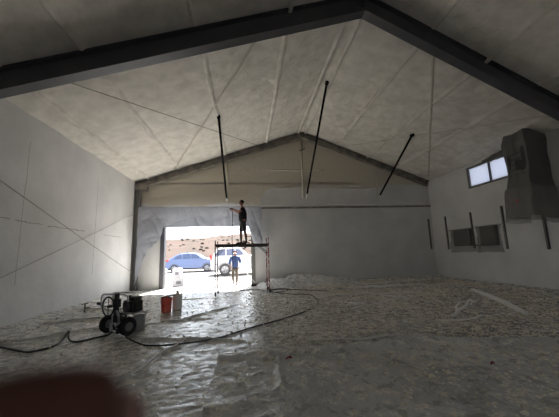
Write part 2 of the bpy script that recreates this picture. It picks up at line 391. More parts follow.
mb = MB(); ibeam(mb, (XM,ym,HM-.02), (XR-.05,yr,HR-.02), .50, .26); child_at(mb.build('rafter', M['steel_dark']), r1)
mb = MB(); mb.box((XM-.02,ym-.13,HM-.56),(XM+.02,ym+.13,HM-.03)); child_at(mb.build('splice_plate', M['steel_dark']), r1)
for x,y,h in ((XL+.02,yl,HL),(XR-.34,yr,HR)):
    mb = MB(); mb.box((x,y-.13,0),(x+.03,y+.13,h)); mb.box((x+.03,y-.012,0),(x+.29,y+.012,h)); mb.box((x+.29,y-.13,0),(x+.32,y+.13,h-.35))
    child_at(mb.build('column', M['steel_dark']), r1)
r2_ = thing('steel_frame', (XM,14.4,0), 'dusty dark gable beam and corner column against the back wall', 'roof beam')
mb = MB(); ibeam(mb, (XL+.05,14.40,roof(XL)+.0), (XM,14.40,HM-.02), .34, .2); child_at(mb.build('rafter', M['steel_back']), r2_)
mb = MB(); ibeam(mb, (XM,14.40,HM-.02), (XR-.03,14.40,HR-.02), .30, .2); child_at(mb.build('rafter', M['steel_back']), r2_)
mb = MB(); mb.box((XL+.01,14.30,0),(XL+.03,14.5,HL)); mb.box((XL+.03,14.39,0),(XL+.27,14.41,HL)); mb.box((XL+.25,14.3,0),(XL+.28,14.5,HL-.2))
child_at(mb.build('column', M['frame_grey']), r2_)
mb = MB(); mb.box((XL+.02,14.28,HL-.42),(XL+.58,14.5,HL-.05)); child_at(mb.build('haunch_bracket', M['steel_back']), r2_)

# black pipe braces from the roof down to the back wall
for x, y1, z0, lab in ((-1.02, 10.15, 4.3, 'black diagonal brace pipe above the doorway and painter, left of three'),
                  (3.14, 9.75, 4.38, 'black diagonal brace pipe hanging from the ridge, middle of three'),
                  (7.18, 10.9, 4.38, 'black diagonal brace pipe at the right, shortest of three')):
    top = V((x, y1, roof(x)-.03)); bot = V((x, YB-.06, z0))
    t = thing('brace_pipe', bot, lab, 'brace', group='black braces between roof and back wall')
    dd = top-bot
    a = bot+dd*(.06 if x > 0 else .05)
    child_at(MB().tube([a, top], .045, 10).build('pipe', M['black_pipe'], smooth=True), t)
    o = child_at(MB().tube([bot, a], [.05,.04], 8).build('foam_covered_end', M['overspray'], smooth=True), t); o['label'] = 'whitened lower end'
    child_at(MB().box((x-.06,y1-.08,roof(x)-.09),(x+.06,y1+.08,roof(x)-.0)).build('clamp', M['black_pipe']), t)
    if x == 3.14:
        c = bot+dd*.86
        child_at(MB().tube([(2.9,YB-.05,7.05),(x, bot.y-.30, 7.05)], .02, 6).build('spacer', M['black_pipe']), t)
# wall and roof cables
def cable(a, b, r, m, lab, cat='cable', n=14, sag=.02):
    a = V(a); b = V(b); P = [a.lerp(b, i/n) + V((0,0,-sag*math.sin(PI*i/n))) for i in range(n+1)]
    return tag(MB().tube(P, r, 6).build('bracing_cable', m, smooth=True), lab, cat, 'cross bracing cables')
cable((XL+.05,5.95,3.62),(XL+.05,14.4,.86), .011, M['cable'], 'thin bracing cable on left wall descending towards the back corner')
cable((XL+.07,5.95,.84),(XL+.07,14.4,3.72), .011, M['cable'], 'thin bracing cable on left wall rising towards the back corner')
cable((-4.4,6.0,roof(-4.4)-.1),(.74,14.3,roof(.74)-.12), .012, M['dark_groove'], 'thin dark bracing cable under left roof running from front beam', sag=.0)
def foam_run(a, b, r, lab, n=40):
    P = []; R = []
    for i in range(n+1):
        t = i/n; x = a[0]+(b[0]-a[0])*t; y = a[1]+(b[1]-a[1])*t
        P.append((x+.02*nz(i*.3,a[0]), y, ceil_z(x,y)+.01)); R.append(r*(.8+.5*abs(nz(i*.5,a[1],2))))
    return tag(MB().tube(P, R, 6).build('bracing_cable', M['foam_rib'], smooth=True), lab, 'cable', 'cross bracing cables')
foam_run((.60,6.2),(-3.6,14.2), .05, 'foam covered bracing line across left roof slope towards the doorway')
foam_run((5.3,6.6),(9.85,13.9), .045, 'foam covered bracing line across right roof slope down to the far corner')
foam_run((9.6,7.2),(5.6,13.8), .035, 'faint foam covered bracing line across right roof slope towards the back gable')

# ------------------------------------------------------------------ floor sheets
def seg_d(x, y, a, b):
    ax, ay = a; bx, by = b; dx, dy = bx-ax, by-ay; L2 = dx*dx+dy*dy
    t = max(0., min(1., ((x-ax)*dx+(y-ay)*dy)/L2)); return math.hypot(x-ax-dx*t, y-ay-dy*t), t
FOLDS = [((6.3,7.7),(5.7,6.9),.09,.06),((5.75,7.45),(4.45,5.9),.10,.07),((-2.6,3.9),(-1.3,4.15),.05,.03),
         ((-4.7,6.25),(-3.3,6.9),.05,.04),((-3.3,6.9),(-.9,7.4),.04,.03),((-5.0,7.9),(-3.3,8.0),.06,.05),((-5.2,9.6),(-3.0,8.9),.07,.05),
         ((-1.59,4.0),(-1.09,5.76),.05,.03),((.87,5.04),(3.2,4.95),.06,.035),((2.8,5.6),(6.4,6.1),.05,.03),((1.9,7.0),(5.2,8.9),.05,.035),((2.0,9.9),(6.0,9.4),.07,.05),
         ((3.6,11.2),(8.5,11.0),.10,.09),((5.0,12.2),(8.6,12.9),.09,.08),((6.5,5.2),(9.4,6.2),.05,.03),((.9,8.1),(3.3,7.9),.05,.03),((2.9,8.8),(3.2,7.4),.07,.05),
         ((4.3,9.4),(4.9,8.3),.06,.05),((5.2,4.6),(8.2,4.4),.05,.03),((-.6,10.6),(-3.7,11.0),.04,.02),((-1.6,7.4),(-.4,8.9),.05,.03),((-2.1,5.9),(-.1,5.4),.05,.03)]
def sheet_z(x, y):
    z = .020 + .006*ridg(x*1.3, y*1.6, 1) + .012*ridg(x*2.6+.5*nz(x,y), y*3.4, 4)*(.4+.6*abs(nz(x*.5,y*.5,8))) + .007*ridg(x*7+nz(y*3,x*3), y*8, 2)*(.2 if (x < 1 and y > 7) else 1)
    for a,b,w_,h in FOLDS:
        if min(a[0],b[0])-.4 < x < max(a[0],b[0])+.4 and min(a[1],b[1])-.4 < y < max(a[1],b[1])+.4:
            d_, t = seg_d(x+.06*nz(y*2,x*2,a[0]), y+.06*nz(x*2,y,5), a, b)
            if d_ < w_: z += 1.5*h*(1-(d_/w_)**2)*(.6+.5*abs(nz(x*2,y*2,9)))
    e = x-XL
    if e < .5 and y > 5: z += .16*(1-e/.5)**2*(.5+.5*abs(nz(y*1.2,3)))*(1 if y < 13.6 else max(0,(14.4-y)/.8))
    e = XR-x
    if e < .3: z += .10*(1-e/.3)**2*(.5+.5*abs(nz(y*1.5,6)))
    e = YB-y
    if e < .8 and x > 4: z += .22*(1-e/.8)*(.4+.9*abs(nz(x*.9,12)))
    if y > 14.2 and DX0-.2 < x < DX1+.2: z = min(z, .05)
    return z
X0, X1, Y0, Y1 = XL+.01, XR-.01, 1.2, YB-.02
ys = []; y = Y0
while y < Y1: ys.append(y); y += .022 + .0042*max(0,y-2)
ys.append(Y1); NY = len(ys)-1; NX = 340
o = grid('plastic_floor_sheet', NX, NY, lambda u, v: (X0+(X1-X0)*u, ys[round(v*NY)], sheet_z(X0+(X1-X0)*u, ys[round(v*NY)])), M['sheet_main'])
tag(o, 'dusty clear plastic sheeting covering nearly the whole floor wall to wall', 'plastic sheet')
def near_edge(x):  # far edge of the darker sheet
    return 4.66 + .25*math.sin(x*1.4) *.3 + (.0 if x < 2.0 else min(.35,(x-2.0)*.5)) + .12*nz(x*1.3,4) - (0 if x < 2.6 else min(1.,(x-2.6)*.35)) 
def nsz(x, y, v):
    z = sheet_z(x, y) + .014 + .036*ridg(x*1.7+.4*nz(y,x), y*2.2, 21)*(.5+.8*abs(nz(x*.8,y*.8,31))) + .018*ridg(x*5+nz(y*3,x*2),y*4,22)
    d_, t = seg_d(x, y, (.43,4.40), (.35,3.38))
    if d_ < .05: z += .05*(1-(d_/.05)**2)
    if v > .9: z += .06*math.sin((v-.9)/.1*PI)
    return z
def nsp(u, v):
    x = -.4 + 7.2*u; y = 1.3 + (near_edge(x)-1.3)*v
    x2 = x + (.0 if u > .02 else -.05); return (x2, y, nsz(x2, y, v))
tag(grid('plastic_floor_sheet', 200, 110, nsp, M['sheet_near']), 'darker rumpled plastic sheet overlapping the floor in the near foreground', 'plastic sheet')
P = [(x_, near_edge(x_)-.02+.02*nz(x_*4,3), nsz(x_, near_edge(x_)-.02, .9)+.012) for x_ in [-.35+.12*i for i in range(34)]]
MB().tube(P, [.010+.022*abs(nz(i*.6,4)) for i in range(34)], 6).build('rolled_edge', M['sheet_fold'], bpy.data.objects['plastic_floor_sheet.001'], smooth=True)
# rolled pale folds lying on the sheeting
def roll(pts, r, lab, m='fold_pale'):
    P = smooth_pts([(x,y,sheet_z(x,y)+r*.5) for x,y in pts], 8)
    n = len(P); R = [r*(.35+.65*math.sin(PI*min(1,max(0,(i+.5)/n))) **.4)*(.85+.3*abs(nz(i*.4,pts[0][0]))) for i in range(n)]
    return tag(MB().tube([p+V((0,0,.02*nz(i*.5,2))) for i,p in enumerate(P)], R, 8).build('rolled_plastic_fold', M[m], smooth=True), lab, 'plastic fold', 'folds of plastic on the floor')
roll([(7.95,9.6),(7.45,8.5),(6.93,7.41),(6.5,6.6),(6.07,5.85)], .075, 'long pale rolled plastic fold lying on floor towards the right wall')
roll([(6.35,7.76),(5.6,7.05),(4.9,6.4),(4.4,5.9)], .04, 'shorter plastic fold left of the long pale fold')
roll([(.42,4.36),(.40,4.0),(.36,3.6),(.35,3.40)], .022, 'small bright plastic fold on the dark foreground sheet')

fs = bpy.data.objects['plastic_floor_sheet']
for i,(a,b,w_,h) in enumerate(FOLDS):
    n = 18; P = []; RR = []
    for j in range(n+1):
        t = j/n; x = a[0]+(b[0]-a[0])*t+.10*nz(t*3,i*2.1,1); y = a[1]+(b[1]-a[1])*t+.10*nz(t*3,i*2.1,6)
        P.append((x, y, sheet_z(x,y)+.008)); RR.append((.008+h*.38)*(.15+.85*math.sin(PI*min(.97,max(.03,t))))*(.5+1.1*abs(nz(t*5,i,3))+.2))
    MB().tube(P, RR, 6).build('fold', M['fold_pale'], fs, smooth=True)
# heap of plastic along the foot of the back wall, right of the doorway
def heap(u, v):
    x = .45 + 5.0*u; y = 13.0 + 1.5*v
    e = math.sin(PI*min(1,u*1.02))**.6 if u < .5 else max(0,(1-u)/.5)**.8
    h = .50*e*min(1, v*2.2)**.8*(.55+.6*ridg(x*.9,y*.7,3)) + .07*ridg(x*2.5,y*2.5,4)*min(1,v*4)
    return (x+.1*nz(y*2,x), y-.2*nz(x*1.2,2)*(1-v), sheet_z(x,min(y,14.5))*.6 + h*.85)
tag(grid('crumpled_plastic_heap', 110, 36, heap, M['sheet_fold'], smooth=False), 'crumpled heap of plastic sheeting at back wall right of doorway', 'plastic sheet')

# foam crumbs and flakes
def flakes(name, n, pick, smin, smax, lab, group=None):
    mb = MB()
    for _ in range(n):
        x, y = pick(); s = random.uniform(smin, smax)*(.6+.8*random.random()**3)
        z = sheet_z(x,y)+s*.3
        if -.4 < x < 6.8 and y < near_edge(x): z = nsz(x,y,.5)+s*.3
        k = random.randint(4,6); a0 = random.random()*6
        ring = [(x+s*math.cos(a0+2*PI*i/k)*random.uniform(.6,1.2), y+s*math.sin(a0+2*PI*i/k)*random.uniform(.6,1.2), z+random.uniform(-.3,.2)*s) for i in range(k)]
        mb.add(ring+[(x,y,z+s*.6),(x,y,z-s*.5)], [(i,(i+1)%k,k) for i in range(k)]+[((i+1)%k,i,k+1) for i in range(k)])
    return tag(mb.build(name, M['crumb']), lab, 'debris', group, 'stuff')
def pick():
    while True:
        x = random.uniform(-5.2,9.9); y = 2.0+random.random()**.8*12
        p = .07 + .8*max(0,min(1,(x+.5)/4.5)) ; p *= .25+1.3*max(0,nz(x*.8,y*.8,40)+.25)
        if random.random() < p and not (abs(y-14.5) < .3): return x, y
flakes('foam_crumbs', 22000, pick, .008, .036, 'pale crumbs of trimmed spray foam scattered over the floor sheeting')

# two brick-red scraps
def scrap(x, y, s, lab):
    mb = MB(); z = (nsz(x,y,.5) if -.4 < x < 6.8 and y < near_edge(x) else sheet_z(x,y))
    P = [(x-s,y-.3*s,z+.01),(x-.2*s,y-.5*s,z+.035),(x+s,y-.1*s,z+.02),(x+.6*s,y+.5*s,z+.04),(x-.4*s,y+.45*s,z+.025)]
    mb.add(P+[(p[0],p[1],p[2]-.012) for p in P], [(0,1,2,3,4),(9,8,7,6,5)]+[(i,5+i,5+(i+1)%5,(i+1)%5) for i in range(5)])
    tag(mb.build('rusty_scrap', M['leaf']), lab, 'debris', 'red scraps on the floor')
scrap(.56,4.24,.05,'brick-red scrap beside the small bright fold in the foreground'); scrap(3.06,3.52,.035,'small brick-red scrap on the floor at lower right')

# ------------------------------------------------------------------ plastic over the doorway
def hang(u, v):
    x = -5.25 + 6.0*u
    ztop = 4.02 - .06*u + .03*nz(x*2,1)
    zb = 2.97 - .03*u
    if x < -4.05: t_ = max(0,min(1,(-4.05-x)/.55)); zb = 2.97 - 1.0*t_**.5*(1 if x > -4.75 else max(.1, 1)) 
    if x < -4.75: zb = 1.9 - (-4.75-x)*3.2
    if x > .05: zb = 2.97 - min(1.2, (x-.05)*3.4)
    if x > .5: zb = 1.75 + (x-.5)*1.2
    z = ztop + (zb-ztop)*v
    y = 14.18 + .02*math.sin(v*PI) - .05*v
    y += .09*nz(x*1.6, z*.7, 3) + .07*ridg(x*2.4+z*.9, z*.6, 5)*(.3+v) + .05*ridg(x*1.2-z*1.8, z*.9+x*.5, 15) 
    if v < .06: y += .1*(1-v/.06)
    if x < -5.0: y = max(y, 14.2)
    return (x, y, z)
tag(grid('door_plastic_sheet', 150, 44, hang, M['door_sheet']), 'translucent plastic sheet hung across the top of the doorway', 'plastic sheet')

# ------------------------------------------------------------------ right wall fittings
for y, z0, z1, lab in ((13.43,1.48,3.16,'nearest the back corner'),(11.76,1.5,3.13,'between the two covered panels'),(10.14,1.44,3.15,'right of the covered panels'),(8.59,1.40,2.9,'below the wrapped heater')):
    t = thing('wall_strut', (XR,y,z0), 'dark vertical strut on right wall, '+lab, 'strut', group='vertical struts on the right wall')
    child_at(MB().box((XR-.05,y-.04,z0),(XR,y+.04,z1)).build('channel', M['strut']), t)
    child_at(MB().box((XR-.055,y-.012,z0+.05),(XR-.051,y+.012,z1-.05)).build('slot', M['dark_groove']), t)
t = thing('wall_strut', (9.98,YB,1.5), 'dark vertical strut on the back wall near the right corner', 'strut', group='vertical struts on the right wall')
child_at(MB().box((9.94,YB-.05,1.52),(10.02,YB,3.17)).build('channel', M['strut']), t)
child_at(MB().box((9.968,YB-.055,1.57),(9.992,YB-.051,3.12)).build('slot', M['dark_groove']), t)

def wrap_shell(name, x0, y0, y1, z0, z1, flare, m, lab, tf=.05, cat='plastic cover'):
    """loose plastic round a box on the right wall (x0 is its face), open at the wall"""
    def fn(u, v):
        # u runs round: far side, face, near side ; v runs from the top down
        yc = (y0+y1)/2; hw = (y1-y0)/2
        pinch = 1 + .10*math.exp(-((v-.0)/.07)**2) - tf*math.sin(min(1,v*1.6)*PI) + flare*max(0,v-.55)/.45
        hw2 = hw*pinch; dx = (XR-x0)*(1+.35*flare*max(0,v-.55))
        if u < .3: a = u/.3; x = XR-.005-(dx)*a; yy = yc+hw2
        elif u < .7: a = (u-.3)/.4; x = XR-dx; yy = yc+hw2-2*hw2*a
        else: a = (u-.7)/.3; x = XR-dx+(dx-.005)*a; yy = yc-hw2
        z = z1+(z0-z1)*v + .05*nz(u*5, 2, y0)*v
        n_ = nz(u*7, v*5, y0)
        return (min(XR-.004, x-.04*n_*min(1,v*3) - .02*ridg(u*9,v*3,y0)), yy+.03*nz(u*6,v*6,y0+3), z)
    return tag(grid(name, 50, 30, fn, m), lab, cat)
for y0,y1,z0,z1,lab in ((11.72,12.98,1.62,2.40,'left'),(10.34,11.36,1.60,2.42,'right')):
    t = thing('electrical_panel', (XR,(y0+y1)/2,z0), 'dark electrical panel seen through plastic, %s of the pair on right wall' % lab, 'electrical panel', group='covered panels on the right wall')
    child_at(MB().box((XR-.16,y0+.12,z0),(XR-.002,y1-.12,z1)).build('cabinet', M['core'], bevel=.01), t)
    child_at(MB().box((XR-.175,y0+.16,z0+.05),(XR-.16,y1-.16,z1-.05)).build('panel_door', M['core'], bevel=.005), t)
    wrap_shell('plastic_cover', XR-.2, y0, y1, z0-.28, z1+.03, .08, M['wrap'], 'loose dull plastic draped over the %s electrical panel' % lab)
t = tag(MB().tube([(XR-.06,11.35,1.62),(XR-.06,11.9,1.64)], .03, 8).build('conduit', M['strut']), 'short horizontal conduit joining the two covered panels', 'conduit')
# heater hung high on the right wall, wrapped
t = thing('unit_heater', (9.7,8.45,3.1), 'bulky unit heater hung high on right wall inside grey plastic', 'heater')
child_at(MB().box((9.32,8.12,3.1),(10.1,8.80,4.95)).build('casing', M['core'], bevel=.03), t)
mb = MB()
for k in range(9): mb.box((9.295,8.18,3.25+k*.18),(9.33,8.74,3.27+k*.18), rot=(0,.4,0))
child_at(mb.build('louvre', M['strut']), t)
for yy in (8.2,8.7): child_at(MB().tube([(9.7,yy,4.95),(9.75,yy,roof(9.75)-.02)], .02, 6).build('hanger_rod', M['strut']), t)
child_at(MB().box((9.5,8.3,5.0),(9.9,8.62,5.42)).build('flue', M['core'], bevel=.02), t)
child_at(MB().box((9.19,8.52,3.02),(9.215,8.57,3.12)).build('red_tag', M['tail_red']), t)
def hw(u, v):
    zt, zb = 5.50, 2.50
    y0, y1, x0 = 8.02, 8.93, 9.24
    s = 1 - .10*math.sin(PI*min(1,v*1.3)) + (.10*max(0,v-.78)/.22)
    if v < .12: s *= .86+.14*v/.12
    if u < .28: a = u/.28; x = XR-.01-(XR-.01-x0)*a; yy = y1
    elif u < .62: a = (u-.28)/.34; x = x0; yy = y1+(y0-y1)*a
    else: a = (u-.62)/.38; x = x0+(XR-.01-x0)*a; yy = y0
    yc = 8.47; yy = yc+(yy-yc)*s; x = XR-.01-(XR-.01-x)*(s if s < 1.03 else 1.03)
    z = zt+(zb-zt)*v + (.10*nz(u*4,9) - .22*max(0,u-.5))*v + .1*nz(u*3,1)*(1-v)
    x += -.05*nz(u*6,v*4,3) - .03*ridg(u*8,v*2,6)
    zr = min(z, roof(max(x,9))-.03)
    return (min(XR-.006,x), yy+.05*nz(u*5,v*5,8), zr)
o = grid('plastic_cover', 70, 50, hw, M['wrap_dark']); tag(o, 'big grey plastic wrap bagged around the heater, tied up to the roof', 'plastic cover')
def hskirt(u, v):
    p = V(hw(u, .66+.34*v)); c = V((9.75,8.45,p.z)); q = c+(p-c)*(1.06+.05*v); q.z = p.z-.16*v
    return (min(XR-.006,q.x), q.y, q.z)
tag(grid('plastic_cover', 60, 16, hskirt, M['wrap']), 'paler translucent skirt of plastic around bottom of the heater', 'plastic cover')
# flap of plastic across the top of the window
tag(grid('plastic_flap', 30, 8, lambda u,v: (XR-.05-.04*nz(u*5,v*3), 8.95+1.75*u, 5.42-.30*u*.6 - (.42-.25*u)*v + .03*nz(u*7,3)), M['wrap_dark']), 'torn flap of grey plastic over the top of the window', 'plastic cover')

# ------------------------------------------------------------------ scaffold
sc = thing('rolling_scaffold', (-.17,11.65,0), 'rolling scaffold of red and dark steel frames with plank deck', 'scaffold')
P00, P01 = V((-1.22,11.05,0)), V((-1.2,11.80,0)); P10, P11 = V((.84,11.45,0)), V((.80,12.20,0))
ZC = .16 + .04
def endframe(a, b, m, top):
    mb = MB()
    for p in (a,b): mb.tube([p+V((0,0,ZC)), p+V((0,0,top))], .022, 8)
    n = 6
    for k in range(n):
        z = .34+k*.29; mb.tube([a+V((0,0,z)), b+V((0,0,z))], .014, 6)
    mb.tube([a+V((0,0,1.93)), b+V((0,0,1.93))], .018, 6)
    return child_at(mb.build('end_frame', M[m]), sc)
endframe(P00,P01,'scaffold_dark',2.10); endframe(P10,P11,'scaffold_red',2.20)
for a,b in ((P00,P10),(P01,P11)):
    mb = MB(); dz = V((0,0,1.90)); dr = (b-a).normalized(); s = dr.cross(V((0,0,1)))*.015
    vs = [p+dz+q*s+V((0,0,h)) for p in (a,b) for q,h in ((-1,-.05),(1,-.05),(1,.05),(-1,.05))]
    mb.add(vs, [(0,1,2,3),(7,6,5,4),(0,4,5,1),(1,5,6,2),(2,6,7,3),(3,7,4,0)])
    for p,sg in ((a,1),(b,-1)): mb.tube([p+V((0,0,1.55)), p+dr*.36*sg+V((0,0,1.87))], .014, 6)
    child_at(mb.build('side_rail', M['scaffold_dark']), sc)
mb = MB(); vs = [p+V((0,0,h)) for h in (1.935,1.965) for p in (P00+V((.02,.0,0)),P10-V((.02,0,0)),P11-V((.02,0,0)),P01+V((.02,0,0)))]
mb.add(vs, [(0,3,2,1),(4,5,6,7),(0,1,5,4),(1,2,6,5),(2,3,7,6),(3,0,4,7)]); child_at(mb.build('deck', M['deck']), sc)
for p in (P00,P01,P10,P11):
    w0 = child_at(MB().lathe([(.0,-.022),(.07,-.022),(.08,-.012),(.08,.012),(.07,.022),(.0,.022)], p+V((.02,-.03,.08+.035)), (.9,.3,0), 16).build('caster', M['black_rubber'], smooth=False), sc)
    k_ = MB().box(tuple(p+V((-.03,-.045,.11))), tuple(p+V((.055,-.0,.21)))); o = k_.build('caster_fork', M['scaffold_dark']); o.parent = w0; o.matrix_parent_inverse = w0.matrix_parent_inverse
mb = MB(); mb.tube([P10+V((-.04,0,2.2)),P10+V((-.06,0,2.32)),P10+V((0,0,2.36)),P10+V((.03,0,2.3)),P10+V((.0,0,2.2))], .012, 6)
child_at(mb.build('locking_hook', M['chrome']), sc)

# ------------------------------------------------------------------ people
def skin(name, pts, edges, m, parent=None, sub=2, root=0, extra=None):
    """pts: name -> (x,y,z,r) or (x,y,z,rx,ry)"""
    keys = list(pts); me = bpy.data.meshes.new(name+'_cage')
    me.from_pydata([pts[k][:3] for k in keys], [(keys.index(a),keys.index(b)) for a,b in edges], [])
    o = bpy.data.objects.new(name+'_cage', me); C.objects.link(o)
    o.modifiers.new('Skin','SKIN')
    if not me.skin_vertices:
        bm = bmesh.new(); bm.from_mesh(me); bm.verts.layers.skin.verify(); bm.to_mesh(me); bm.free()
    sk = me.skin_vertices[0].data
    for i,k in enumerate(keys):
        r = pts[k][3:]; sk[i].radius = (r[0], r[-1]); sk[i].use_root = (i == root)
    sb = o.modifiers.new('Sub','SUBSURF'); sb.levels = sub; sb.render_levels = sub
    dg = bpy.context.evaluated_depsgraph_get(); ev = o.evaluated_get(dg)
    m2 = bpy.data.meshes.new_from_object(ev); bpy.data.objects.remove(o); bpy.data.meshes.remove(me)
    if extra:
        bm = bmesh.new(); bm.from_mesh(m2); t = bpy.data.meshes.new('t'); t.from_pydata(extra.v, [], extra.f); bm.from_mesh(t); bm.to_mesh(m2); bm.free(); bpy.data.meshes.remove(t)
    m2.materials.clear(); m2.materials.append(m); m2.name = name
    for p in m2.polygons: p.use_smooth = True; p.material_index = 0
    r = bpy.data.objects.new(name, m2); C.objects.link(r)
    if parent: r.parent = parent
    return r
def chain(ks): return list(zip(ks, ks[1:]))
def head_mesh(c, R, s=1.):
    """face looks along -Y locally; R rotates. returns MB"""
    mb = MB(); n, m_ = 20, 16; vs = []
    for i in range(m_+1):
        th = PI*i/m_
        for k in range(n):
            a = 2*PI*k/n; x = math.sin(th)*math.cos(a); y = math.sin(th)*math.sin(a); z = -math.cos(th)
            px, py, pz = x*.075, y*.095, z*.115
            if z < 0: px *= 1-.25*z*z; py *= (1-.22*z*z)
            if y < 0:
                py += -.028*math.exp(-((x/.17)**2+((z+.10)/.20)**2))            # nose
                py += .012*(math.exp(-(((abs(x)-.40)/.18)**2+((z-.10)/.13)**2))) # eye sockets
                py += -.006*math.exp(-((x/.35)**2+((z+.45)/.09)**2))            # lips
                py += -.010*math.exp(-((x/.3)**2+((z+.80)/.15)**2))             # chin
            vs.append(V((px,py,pz))*s)
    fs = [(i*n+k, i*n+(k+1)%n, (i+1)*n+(k+1)%n, (i+1)*n+k) for i in range(m_) for k in range(n)]
    mb.add(vs, fs)
    for sx in (-1,1): mb.ball((sx*.077*s, .008*s, -.005*s), .03*s, 8, 6, (.35,.6,1.))
    mb.v = [tuple(V(c)+R@V(p)) for p in mb.v]; return mb
def hand_pts(pre, wr, d, side, n_, s=1.):
    """five-fingered slightly curled hand: wr wrist, d pointing direction, side thumb side, n_ palm normal (curl)"""
    wr, d, side, n_ = V(wr), V(d).normalized(), V(side).normalized(), V(n_).normalized(); P = {}; E_ = []
    P[pre+'palm'] = (*(wr+d*.045*s), .030*s, .016*s); P[pre+'kn'] = (*(wr+d*.08*s), .032*s, .014*s)
    E_ += [(pre+'palm', pre+'kn')]
    for i,(off,L) in enumerate(((.030,.072),(.010,.080),(-.010,.074),(-.028,.058))):
        b = wr+d*.088*s+side*off*s; k1 = b+d*L*.45*s+n_*.008*s; k2 = k1+(d*.55+n_*.7).normalized()*L*.33*s; k3 = k2+(d*.1+n_).normalized()*L*.25*s
        for j,(p,r) in enumerate(((b,.0095),(k1,.009),(k2,.008),(k3,.007))): P['%sf%d%d'%(pre,i,j)] = (*p, r*s)
        E_ += [(pre+'kn','%sf%d0'%(pre,i))]+chain(['%sf%d%d'%(pre,i,j) for j in range(4)])
    t0 = wr+d*.03*s+side*.03*s; t1 = t0+(side*.8+d*.7).normalized()*.035*s; t2 = t1+(d+n_*.6).normalized()*.03*s
    for j,(p,r) in enumerate(((t0,.013),(t1,.011),(t2,.009))): P['%st%d'%(pre,j)] = (*p, r*s)
    E_ += [(pre+'palm',pre+'t0')]+chain([pre+'t0',pre+'t1',pre+'t2'])
    return P, E_

# --- painter on the scaffold, facing left (-X), both arms forward on the spray gun
pt = thing('person', (-.17,11.62,1.965), 'person in black t-shirt and shorts standing on scaffold deck spraying the wall', 'person')
B = {'pelvis':(.0,0,.93,.13,.15),'waist':(-.01,0,1.07,.12,.14),'chest':(-.01,0,1.28,.125,.165),'shoul':(.01,0,1.44,.09,.13),'neck':(-.02,0,1.52,.055,.055),'head':(-.045,0,1.60,.06,.06),
     'rsh':(.01,-.185,1.42,.062),'rel':(-.14,-.22,1.30,.046),'rwr':(-.34,-.13,1.385,.030),
     'lsh':(.01,.185,1.42,.062),'lel':(-.18,.22,1.30,.046),'lwr':(-.40,.10,1.44,.030),
     'rhip':(.03,-.09,.88,.09),'rkn':(.075,-.13,.49,.06),'rcalf':(.11,-.13,.36,.062),'ran':(.13,-.13,.09,.036),'rheel':(.135,-.13,.035,.035),'rtoe':(-.08,-.14,.03,.035,.025),
     'lhip':(-.03,.09,.88,.09),'lkn':(-.10,.12,.49,.06),'lcalf':(-.08,.12,.36,.062),'lan':(-.09,.12,.09,.036),'lheel':(-.08,.12,.035,.035),'ltoe':(-.29,.13,.03,.035,.025)}
E_ = chain(['pelvis','waist','chest','shoul','neck','head'])+chain(['shoul','rsh','rel','rwr'])+chain(['shoul','lsh','lel','lwr'])+chain(['pelvis','rhip','rkn','rcalf','ran','rheel','rtoe'])+chain(['pelvis','lhip','lkn','lcalf','lan','lheel','ltoe'])
h1, e1 = hand_pts('rh_', B['rwr'][:3], (-.9,.35,.1), (0,0,1), (0,1,0)); h2, e2 = hand_pts('lh_', B['lwr'][:3], (-.9,-.35,.1), (0,0,1), (0,-1,0))
B.update(h1); B.update(h2); E_ += e1+e2+[('rwr','rh_palm'),('lwr','lh_palm')]
RZ = Euler((0,-.12,0)).to_matrix() @ Euler((0,0,-PI/2)).to_matrix()
skin('body', B, E_, M['skin'], pt, 2, 0, head_mesh((-.06,0,1.70), RZ))
skin('t_shirt', {'w0':(0,0,.86,.165,.18),'w':(-.01,0,1.07,.165,.18),'c':(-.01,0,1.28,.175,.195),'s':(.01,0,1.43,.11,.14),'n':(-.01,0,1.50,.07,.075),
     'rs':(.01,-.19,1.42,.085),'re':(-.09,-.212,1.335,.075),'ls':(.01,.19,1.42,.085),'le':(-.11,.21,1.335,.075)},
     chain(['w0','w','c','s','n'])+chain(['s','rs','re'])+chain(['s','ls','le']), M['black_shirt'], pt, 2)
skin('shorts', {'p0':(0,0,1.0,.13,.15),'p':(0,0,.92,.14,.15),'rh':(.03,-.085,.82,.10),'rk':(.06,-.125,.50,.105),'lh':(-.03,.085,.82,.10),'lk':(-.085,.12,.50,.105)},
     [('p0','p'),('p','rh'),('rh','rk'),('p','lh'),('lh','lk')], M['grey_shorts'], pt, 2)
for a in ('r','l'):
    x0,y0 = B[a+'heel'][0], B[a+'heel'][1]
    skin('shoe', {'h':(x0+.01,y0,.055,.048,.05),'m':(x0-.09,y0,.045,.045,.04),'t':(x0-.22,y0-.005,.035,.042,.032),'a':(x0+.01,y0,.11,.044)}, [('h','m'),('m','t'),('h','a')], M['shoe'], pt, 2)
mb = MB(); mb.ball((-.045,0,1.735), .1, 16, 12, (1.02,.86,.92)); skin_h = mb
mb.v = [v for v in mb.v]; hair = mb.build('hair', M['hair'], pt, smooth=True)
bm = bmesh.new(); bm.from_mesh(hair.data); bmesh.ops.delete(bm, geom=[v for v in bm.verts if (v.co.x < -.095 and v.co.z < 1.79) or v.co.z < 1.655], context='VERTS'); bm.to_mesh(hair.data); bm.free()
mb = MB(); mb.ball((-.15,0,1.665), .05, 12, 8, (.8,1.,.85)); mb.lathe([(0,0),(.028,0),(.028,.03),(0,.03)], (-.16,.045,1.655), (-.3,1,-.1), 12); mb.lathe([(0,0),(.028,0),(.028,.03),(0,.03)], (-.16,-.045,1.655), (-.3,-1,-.1), 12)
o = mb.build('respirator', M['mask'], pt, smooth=True); o['label'] = 'pale respirator'
for sy in (-.031,.031): MB().ball((-.137,sy,1.716), .012, 8, 6).build('eye', M['eye'], pt, smooth=True)
